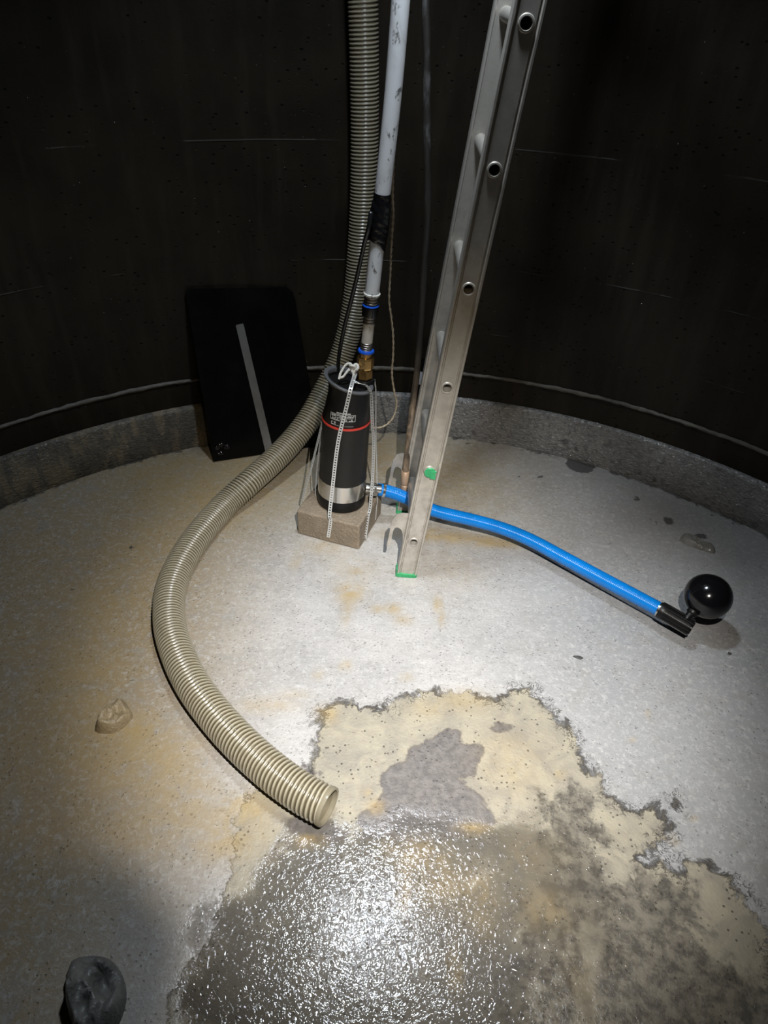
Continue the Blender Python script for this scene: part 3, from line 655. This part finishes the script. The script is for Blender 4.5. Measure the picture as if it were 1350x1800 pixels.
seg_lathe('brass_union', Z0+.030, Z0+.066, [(.018, 0), (.0235, .06), (.0245, .2), (.0245, .85), (.0225, 1)], M['brass'], sides=8, smooth=False)
seg_lathe('brass_neck', Z0+.064, Z0+.082, [(.0175, 0), (.0175, .6), (.0195, .7), (.0195, 1)], M['brass'])
seg_lathe('blue_ring', Z0+.080, Z0+.088, [(.017, 0), (.0232, .2), (.0235, .6), (.0215, 1), (.017, 1)], M['blue_ring'])
def ribbed(z0, z1, r, k, name='crimp_sleeve'):
    pr = []
    for i in range(k):
        pr += [(r*.86, i/k), (r, (i+.25)/k), (r, (i+.65)/k), (r*.86, (i+.9)/k)]
    return seg_lathe(name, z0, z1, pr, M['steel_dull'])
ribbed(Z0+.086, Z0+.112, .0168, 4)
zs, ze = Z0+.110, .680
seg_lathe('short_pipe', zs, ze, [(.0158, 0), (.0158, 1)], M['pvc2'])
ribbed(ze-.002, ze+.022, .0168, 3)
seg_lathe('coupling', ze+.020, ze+.050, [(.017, 0), (.0215, .08), (.0225, .45), (.0225, .95), (.02, 1)], M['black_gloss'])
seg_lathe('blue_ring', ze+.050, ze+.054, [(.018, 0), (.0228, .2), (.0228, .6), (.0215, 1)], M['blue_ring'])
ribbed(ze+.055, ze+.080, .0195, 3)
seg_lathe('pipe_collar', ze+.079, ze+.086, [(.020, 0), (.0228, .2), (.0228, .8), (.020, 1)], M['pvc2'])
zp = ze+.082
tube('main_pipe', [p-rz for p in RP if p.z >= zp], .0195, M['pvc'], riser, 32)
# tape wound round the joint, swollen in the middle
tz0, tz1 = .885, 1.022
TP = [p-rz for p in RP if tz0 <= p.z <= tz1]
def trad(i, a):
    f = i/(len(TP)-1)
    return .0212 + .0052*max(0., sin(pi*min(1, f*1.15)))**.7*(.72+.28*cos(a*2+1)) + .0006*sin(f*40 + a*3)
bm = bmesh.new(); rg = add_tube(bm, TP, trad, 32, True)
for k in range(32):                                            # ragged lower edge with a hanging flap on the right
    a = 2*pi*k/32; d = (rg[0][k].co - TP[0]); fl = max(0., d.x/.02)
    rg[0][k].co.z += .018*(1-fl) - .010*fl + .004*sin(3*a)
    rg[1][k].co.z += .015*(1-fl) - .007*fl + .003*sin(3*a)
    rg[2][k].co.z += .012*(1-fl) - .004*fl
    rg[3][k].co.z += .009*(1-fl)
    rg[4][k].co.z += .005*(1-fl)
from_bm('tape_wrap', bm, M['tape'], riser, autosmooth=1.2)

def cord(name, pts, r, m, label, cat, twist=0., seg=10, step=.006):
    P = smooth_path(pts, step); o0 = P[0].copy()
    bm = bmesh.new()
    add_tube(bm, [p-o0 for p in P], (lambda i, a: r*(1+twist*cos(2*a - i*1.1))) if twist else r, seg, True)
    o = from_bm(name, bm, m); o.location = o0
    return tag(o, label, cat)
cord('power_cable', G['cable'], .0056, M['rubber'], 'black power cable running from the taped pipe joint down into the pump top', 'cable')
cord('twine', G['twine'], .0030, M['twine'], 'pale twine hanging beside the white pipe and curving behind the pump', 'cord', .25, 8, .0035)

# ------------------------------------------------------------------ ladder
L = G['ladder']; LA, Ld, Le, Lu = V(L['A']), V(L['d']), V(L['e']), V(L['u']); LW = L['w']
vb = -L['A'][2]/L['d'][2]; vt = 1.88
ladder = thing('ladder', 'aluminium ladder seen edge-on with round rung holes, green feet and hook brackets', 'ladder', LA + Ld*vb)
LO = LA + Ld*vb
def rel(p): return V(p) - LO
U0 = .0035
front = [(-.030, -.006), (-.030, .000), (-.0285, .0026), (-.0245, .0028), (-.0228, .0008), (-.0212, -.0032), (-.0194, -.0032), (-.0176, -.0002), (.0176, -.0002), (.0194, -.0032), (.0212, -.0032), (.0228, .0008), (.0245, .0028), (.0285, .0026), (.030, .000), (.030, -.006)]
back = [(.030, -.019), (.030, -.024), (.0285, -.0265), (.0245, -.0268), (.0225, -.0252), (.0165, -.0248), (-.0165, -.0248), (-.0225, -.0252), (-.0245, -.0268), (-.0285, -.0265), (-.030, -.024), (-.030, -.019)]
def rail(off, sgn):
    bm = bmesh.new()
    pts = [(a+U0, b*sgn) for a, b in front + back]
    extrude_outline(bm, pts, rel(LA + Le*off), Lu, -Le, Ld, vb+.010, vt)
    o = from_bm('rail', bm, M['alu'], ladder, smooth=False)
    cb = bmesh.new()
    for k in range(0, 8):
        add_lathe(cb, [(.0134, -.008 if sgn > 0 else -.035), (.0134, .035 if sgn > 0 else .008)], rel(LA + Le*off + Ld*.25*k + Lu*U0 + Le*(.0015*sgn)), Le, 24)
    c = from_bm('cutter', cb, None, ladder, smooth=False)
    md = o.modifiers.new('holes', 'BOOLEAN'); md.object = c; md.operation = 'DIFFERENCE'; md.solver = 'EXACT'
    dg = bpy.context.evaluated_depsgraph_get(); dg.update()
    me = bpy.data.meshes.new_from_object(o.evaluated_get(dg)); o.modifiers.clear(); o.data = me; me.name = 'rail'
    if not me.materials: me.materials.append(M['alu'])
    bpy.data.objects.remove(c)
    return o
rail(0, 1); rail(LW, -1)
for k in range(0, 8):
    p = rel(LA + Ld*.25*k + Lu*U0)
    pr = [(.0106, -.001), (.0118, -.0042), (.0146, -.0038), (.0160, -.0012), (.0156, .0004), (.0130, .0008), (.0131, .0060), (.0155, .0068), (.0155, LW-.0068), (.0131, LW-.0060), (.0130, LW-.0008), (.0156, LW-.0004), (.0146, LW+.0038), (.0118, LW+.0042), (.0106, LW+.001)]
    lathe('rung', pr, M['alu'], ladder, p, Le, 24, closed=True)
# green plug with a side tab in the second hole of the near rail
p = rel(LA + Ld*.2475 + Lu*.006) - Le*.0036
bm = bmesh.new()
add_lathe(bm, [(.0, 0), (.0152, 0), (.0152, .003), (.0140, .0042), (0, .0042)], p, -Le, 28)
extrude_outline(bm, [(.002, -.016), (.0165, -.017), (.0165, -.006), (.0145, .003), (.017, .005), (.016, .008), (.002, .006)], p, Lu, Ld, -Le, .0005, .0065)
from_bm('plug', bm, M['green'], ladder, autosmooth=.6)['label'] = 'green plastic plug in a rung hole'
def foot(off, sgn):
    bm = bmesh.new(); O = rel(LA + Le*off + Ld*vb + Lu*U0)
    n0, n1 = (-.028, .0042) if sgn > 0 else (-.0042, .028)
    extrude_outline(bm, [(-.033, n0), (.031, n0), (.031, n1-.002), (.026, n1), (-.028, n1), (-.033, n1-.003)], O, Lu, -Le, Ld, 0, .0125)
    extrude_outline(bm, [(-.033, n0), (-.0302, n0), (-.0302, n1), (-.033, n1-.003)], O, Lu, -Le, Ld, .011, .024)
    for k in range(5):
        extrude_outline(bm, [(-.024+k*.0105, n1-.002), (-.018+k*.0105, n1-.002), (-.018+k*.0105, n1+.0012), (-.024+k*.0105, n1+.0012)], O, Lu, -Le, Ld, .001, .0105)
    from_bm('foot', bm, M['green'], ladder, smooth=False)['label'] = 'green plastic foot'
foot(0, 1); foot(LW, -1)
for off in (.012, LW-.010):
    bm = bmesh.new(); O_ = rel(LA + Le*off); rows = []
    for a, b in zip(G['hook_outer'], G['hook_inner']):
        rows.append([bm.verts.new(O_ + Lu*q[0] + Ld*q[1] - Le*n) for q, n in ((a, .002), (b, .002), (b, -.002), (a, -.002))])
    for a, b in zip(rows, rows[1:]):
        for k in range(4): bm.faces.new((a[k], a[(k+1) % 4], b[(k+1) % 4], b[k]))
    bm.faces.new(rows[0]); bm.faces.new(rows[-1])
    from_bm('hook', bm, M['alu'], ladder, smooth=False)['label'] = 'forked metal hook bracket'

# ------------------------------------------------------------------ standing pipe, black-and-white cylinder
P = smooth_path(G['pipe'], .02); o0 = P[-1].copy()
sp = thing('standing_pipe', 'thin dark corroded pipe hanging beside the ladder with a brass end fitting', 'pipe', o0)
def prad(i, a): return .0094 + .0016*noise.noise(V((i*.35, cos(a), sin(a))))
bm = bmesh.new(); add_tube(bm, [p-o0 for p in P], prad, 16, True); from_bm('pipe_body', bm, M['rust'], sp)
i = [k for k, p in enumerate(P) if p.z < .165][0]; a = P[i]-o0; ax = (P[i-1]-P[i]).normalized()
lathe('end_fitting', [(.0, -.046), (.0125, -.046), (.0135, -.042), (.0135, -.030), (.0118, -.028), (.0135, -.024), (.0138, .018), (.0125, .020), (0, .020)], M['brass_old'], sp, a, ax, 24)
cyl = thing('float_cylinder', 'white and black cylinder standing behind the ladder near the wall', 'float', (.122, 2.345, 0))
ca = V((.05, 0, 1)).normalized()
lathe('lower_body', [(0, 0), (.038, 0), (.040, .004), (.040, .264), (0, .264)], M['black_gloss'], cyl, (0, 0, 0), ca, 40)
lathe('white_band', [(.0395, .262), (.0405, .263), (.0405, .318), (.0395, .32), (0, .32)], M['white'], cyl, (0, 0, 0), ca, 40)
lathe('cap', [(0, .316), (.0415, .316), (.0415, .334), (.038, .338), (.034, .332), (0, .330)], M['black_gloss'], cyl, (0, 0, 0), ca, 40)

# ------------------------------------------------------------------ blue suction hose with strainer and ball float
bl0 = V((G['blue'][0][0], G['blue'][0][1], 0)); bh = thing('suction_hose', 'blue spiral suction hose leading from the pump to a strainer with a black ball float', 'hose', bl0)
BP = smooth_path(G['blue'], .0013)
bpitch = .0052
cutn = 22
bm = bmesh.new()
add_tube(bm, [p-bl0 for p in BP[cutn:]], lambda i, a: .0203 + .0009*cos(2*pi*(i*.0013/bpitch) - a), 24, True)
from_bm('hose_body', bm, M['blue'], bh)
def on_path(i0, length, prof, name, m, seg=28, sides=None, smooth=True):
    a = BP[i0]-bl0; ax = (BP[min(i0+8, len(BP)-1)]-BP[max(i0-8, 0)]).normalized()
    return lathe(name, [(r, f*length) for r, f in prof], m, bh, a, ax, seg, sides=sides, smooth=smooth)
a = V((-.062, 1.829, .146))-bl0
lathe('threaded_nipple', [(.0, 0), (.0155, 0), (.0155, .3*.05), (.018, .32*.05), (.018, .45*.05), (.0155, .47*.05), (.0155, .05), (0, .05)], M['steel'], bh, a, (1, .12, -.12), 28)
on_path(6, .016, [(0, 0), (.0205, 0), (.0215, .1), (.0215, .9), (.0205, 1), (0, 1)], 'union_nut', M['steel_dull'], sides=8, smooth=False)
for i0 in (cutn+10, len(BP)-14):
    on_path(i0, .009, [(.0205, 0), (.0222, .05), (.0222, .95), (.0205, 1)], 'hose_clamp', M['steel'])
s0, s1 = V(G['strainer'][0])-bl0, V(G['strainer'][1])-bl0; sax = (s1-s0); sl = sax.length; sxn = sax.normalized()
bm = bmesh.new()
add_lathe(bm, [(0, -.006), (.0235, -.006), (.0245, 0), (.0245, .010), (.0225, .014), (.0215, sl-.006), (.019, sl), (0, sl)], s0, sxn, 28)
fx = sxn.orthogonal().normalized(); fy = sxn.cross(fx)
for k in range(14):                                             # ribs of the strainer cage
    a = 2*pi*k/14; d = fx*cos(a) + fy*sin(a); t_ = sxn.cross(d)
    add_box(bm, s0 + sxn*.008 + d*.020 - t_*.0014, sxn*(sl-.006), d*.0052, t_*.0028)
for k in range(7):
    a = 2*pi*k/7; d = fx*cos(a) + fy*sin(a); t_ = sxn.cross(d)
    add_box(bm, s0 + sxn*(sl-.004) + d*.011 - t_*.003, sxn*.009, d*.008, t_*.006)
from_bm('strainer', bm, M['black'], bh, autosmooth=.5)['label'] = 'black ribbed strainer'
bc = V(G['ball'][:3])-bl0; br = G['ball'][3]
bm = bmesh.new(); bmesh.ops.create_uvsphere(bm, u_segments=64, v_segments=40, radius=br)
for v in bm.verts:
    v.co.z *= .955
    v.co += v.co.normalized()*.0006*noise.noise(v.co*30)
    v.co += bc
from_bm('ball_float', bm, M['black_gloss'], bh)['label'] = 'glossy black ball float'
lk = V(G['link'])-bl0
nd = (lk-bc).normalized()
lathe('float_neck', [(.017, -.010), (.015, .004), (.010, .008), (.010, .014), (0, .014)], M['black'], bh, bc+nd*br, nd, 24)
bm = bmesh.new()
pth = smooth_path([bc+nd*(br+.004), bc+nd*(br+.014), lk, lk+V((-.006, -.004, -.016))], .003)
add_tube(bm, pth, lambda i, a: .0085 + .0016*(i % 2), 12, True)
from_bm('float_link', bm, M['black'], bh)

# ------------------------------------------------------------------ black panel and flat bar leaning on the wall
p0, p1, p2, p3 = [V(p) for p in G['panel']]
ex = (p1-p0); W_ = ex.length; ex.normalize(); nrm = ex.cross(p3-p0).normalized()
if nrm.y > 0: nrm = -nrm
ey = nrm.cross(ex); ey = ey if ey.z > 0 else -ey
def pq(p): d = V(p)-p0; return (d.dot(ex), d.dot(ey))
c3, c2, c1 = pq(p3), pq(p2), pq(p1)
out = [(0, .003), (c1[0], 0), (c1[0]-.002, .03), (c2[0]+.004, c2[1]-.045), (c2[0]-.004, c2[1]-.018), (c2[0]-.022, c2[1]-.002), (c3[0]+.01, c3[1]), (c3[0], c3[1]-.01)]
pnl = thing('black_panel', 'large black sheet panel leaning against the wall at the left', 'panel', p0)
bm = bmesh.new(); extrude_outline(bm, out, (0, 0, 0), ex, ey, nrm, 0, .006)
bmesh.ops.bevel(bm, geom=bm.edges[:], offset=.0012, segments=2, affect='EDGES')
from_bm('sheet', bm, M['panel'], pnl, smooth=False)
for (u, v) in ((.03, .03), (.035, .06), (.055, .05), (.02, .052)):         # crushed corner
    bm = bmesh.new(); bmesh.ops.create_icosphere(bm, subdivisions=3, radius=.012)
    for q in bm.verts:
        q.co = V((q.co.x*1.1, q.co.y*.8, q.co.z*.35)); q.co += V((0, 0, .004*noise.noise(q.co*90+V((u*50, v*40, 0)))))
        q.co = ex*(u+q.co.x) + ey*(v+q.co.y) + nrm*(.005+q.co.z)
    from_bm('dent', bm, M['black_gloss'], pnl)
t0, t1 = V(G['bar'][0]), V(G['bar'][1]); pn = nrm
def on_panel(p): return p - nrm*((p-p0).dot(nrm) - .0075)
t0, t1 = on_panel(t0), on_panel(t1); ba = (t0-t1); bl_ = ba.length; ba.normalize(); bw = ba.cross(nrm).normalized()
if bw.x < 0: bw = -bw
fb = thing('flat_bar', 'grey flat metal bar leaning diagonally across the black panel', 'bar', t1)
bm = bmesh.new(); hr = .0052; hc = .020
ang = [pi/8 + 2*pi*k/16 for k in range(16)]
def bar_pts():
    w = .0145
    return [(-w, 0), (w, 0), (w*.92, bl_-.004), (w*.80, bl_), (-w*.80, bl_), (-w*.92, bl_-.004)]
extrude_outline(bm, bar_pts(), (0, 0, 0), bw, ba, nrm, 0, .004)
o = from_bm('strip', bm, M['bar'], fb, smooth=False)
cb = bmesh.new(); add_lathe(cb, [(hr, -.01), (hr, .012)], ba*hc, nrm, 24); c = from_bm('cutter', cb, None, fb, smooth=False)
md = o.modifiers.new('hole', 'BOOLEAN'); md.object = c; md.operation = 'DIFFERENCE'; md.solver = 'EXACT'
dg = bpy.context.evaluated_depsgraph_get(); dg.update()
me = bpy.data.meshes.new_from_object(o.evaluated_get(dg)); o.modifiers.clear(); o.data = me; bpy.data.objects.remove(c)
if not me.materials: me.materials.append(M['bar'])

# ------------------------------------------------------------------ lumps and crumbs on the floor
def lump(name, outline, h, m, label, cat, rough=.012, top=.55, freq=26):
    P = smooth_path([V((p[0], p[1], 0)) for p in outline] + [V((outline[0][0], outline[0][1], 0))], .012)[:-1]
    c = sum(P, V())/len(P); bm = bmesh.new(); rings = []
    K = 14
    for j in range(K):
        s = 1 - j/K
        ring = []
        for p in P:
            q = (p-c)*s
            w = 1-s
            z = h*min(1., (w/.28))**.7*(1-.25*w) if w > 0 else -.003
            nn = noise.ridged_multi_fractal(V((q.x*freq, q.y*freq, 3.1)), .9, 2.1, 4, 1., 2.)*.35 - .35 + .6*noise.noise(V((q.x*freq*.6, q.y*freq*.6, 8.)))
            z += rough*nn*min(1, w*5) + h*.5*noise.noise(V((q.x*9, q.y*9, 1)))*min(1, w*4)
            ring.append(bm.verts.new((q.x, q.y, max(z, -.003 if w < .05 else .001))))
        rings.append(ring)
    n = len(P)
    for a, b in zip(rings, rings[1:]):
        for k in range(n): bm.faces.new((a[k], a[(k+1) % n], b[(k+1) % n], b[k]))
    bm.faces.new(rings[-1])
    bmesh.ops.triangulate(bm, faces=[f for f in bm.faces if len(f.verts) > 4])
    o = from_bm(name, bm, m); o.location = c
    return tag(o, label, cat)
lump('mortar_lump', G['lump_left'], .026, M['rock'], 'sandy yellow mortar lump on the floor left of the ribbed hose', 'rubble', .022, freq=38)
lump('mortar_lump', G['lump_dark'], .032, M['rock_dark'], 'dark mortar lump in the shadow at the near left corner', 'rubble', .07, freq=20)
lump('mortar_lump', G['lump_right'], .016, M['rock_wet'], 'wet glinting grey mortar lump on the floor beyond the ball float', 'rubble', .010, freq=45)
lump('concrete_flake', G['flake'], .004, M['flake'], 'small dark flake on the bare floor below the blue hose', 'rubble', .003, freq=60)
px, py = G['pebble']
lump('pebble', [(px+.006*cos(a), py+.006*sin(a)) for a in (0, 1.2, 2.4, 3.6, 4.9)], .006, M['flake'], 'tiny dark pebble below the ball float', 'rubble', .002, freq=60)

# ------------------------------------------------------------------ headlamp (out of view) and daylight through the manhole
LP = V((.165, .14, 1.76)); AIM = V((.13, 1.20, 0)); la = (AIM-LP).normalized()
lamp = thing('headlamp', 'headlamp out of view, hung on a cable, with a plate added to cast shade', 'lamp', LP)  # unseen headlamp, hung on an added cable instead of worn
lathe('lamp_housing', [(.0, -.075), (.020, -.075), (.026, -.060), (.028, -.005), (.034, .010), (.0325, .010), (.025, -.003), (0, -.003)], M['black'], lamp, (0, 0, 0), la, 32)
tube('hanging_cable', smooth_path([V((0, -.03, .075)), V((0, -.03, .2)), V((0, -.02, TOP-LP.z))], .03), .004, M['rubber'], lamp, 8)
bm = bmesh.new()
shade_pts = [(-.165, -.10), (-.165, .058), (-.150, .070), (-.070, .066), (-.056, .054), (-.056, -.10)]  # unseen plate added to cast the dark patch on the near left floor
vz = -.205
A_ = [bm.verts.new((x, y, vz)) for x, y in shade_pts]; B_ = [bm.verts.new((x, y, vz+.004)) for x, y in shade_pts]
for k in range(len(shade_pts)): bm.faces.new((A_[k], A_[(k+1) % len(shade_pts)], B_[(k+1) % len(shade_pts)], B_[k]))
bm.faces.new(A_[::-1]); bm.faces.new(B_)
from_bm('shade_plate', bm, M['black'], lamp, smooth=False)
tube('shade_plate_arm', [V((-.10, -.06, vz+.004)), V((-.09, -.07, -.08)), V((-.02, -.03, -.03))], .004, M['black'], lamp, 8)  # arm added to hold the shading plate
def spot(name, W, ang, blend, col, rad):
    l = bpy.data.lights.new(name, 'SPOT'); l.energy = W; l.spot_size = math.radians(ang); l.spot_blend = blend
    l.color = col; l.shadow_soft_size = rad
    o = bpy.data.objects.new(name, l); COL.objects.link(o); o.location = LP + la*.014
    o.rotation_euler = la.to_track_quat('-Z', 'Y').to_euler(); return o
spot('lamp_beam', 355, 52, 1.0, (.98, .985, .99), .006)
spot('lamp_spill', 52, 66, 1.0, (1., .77, .45), .006)
l = bpy.data.lights.new('manhole_daylight', 'AREA'); l.shape = 'DISK'; l.size = .15; l.energy = 11; l.color = (.80, .90, 1.); l.spread = math.radians(120)
o = bpy.data.objects.new('manhole_daylight', l); COL.objects.link(o); o.location = (HX, HY, TOP+.10)
w = bpy.data.worlds.new('dark'); w.use_nodes = True; w.node_tree.nodes['Background'].inputs[0].default_value = (.5, .6, .7, 1)
w.node_tree.nodes['Background'].inputs[1].default_value = .0; SC.world = w

# ------------------------------------------------------------------ camera
C = G['cam']; cd = bpy.data.cameras.new('camera'); cd.sensor_fit = 'VERTICAL'; cd.sensor_height = 24; cd.sensor_width = 18
cd.lens = C['f']/1800*24; cd.clip_start = .02; cd.clip_end = 30
co = bpy.data.objects.new('camera', cd); COL.objects.link(co)
r_, u_, f_ = V(C['right']), V(C['up']), V(C['fw'])
mw = Matrix((r_, u_, -f_)).transposed().to_4x4(); mw.translation = V((0, 0, C['H'])); co.matrix_world = mw
SC.camera = co
vs = SC.view_settings; vs.view_transform = 'Standard'; vs.look = 'None'; vs.gamma = 1.; vs.exposure = 0.; vs.use_curve_mapping = False
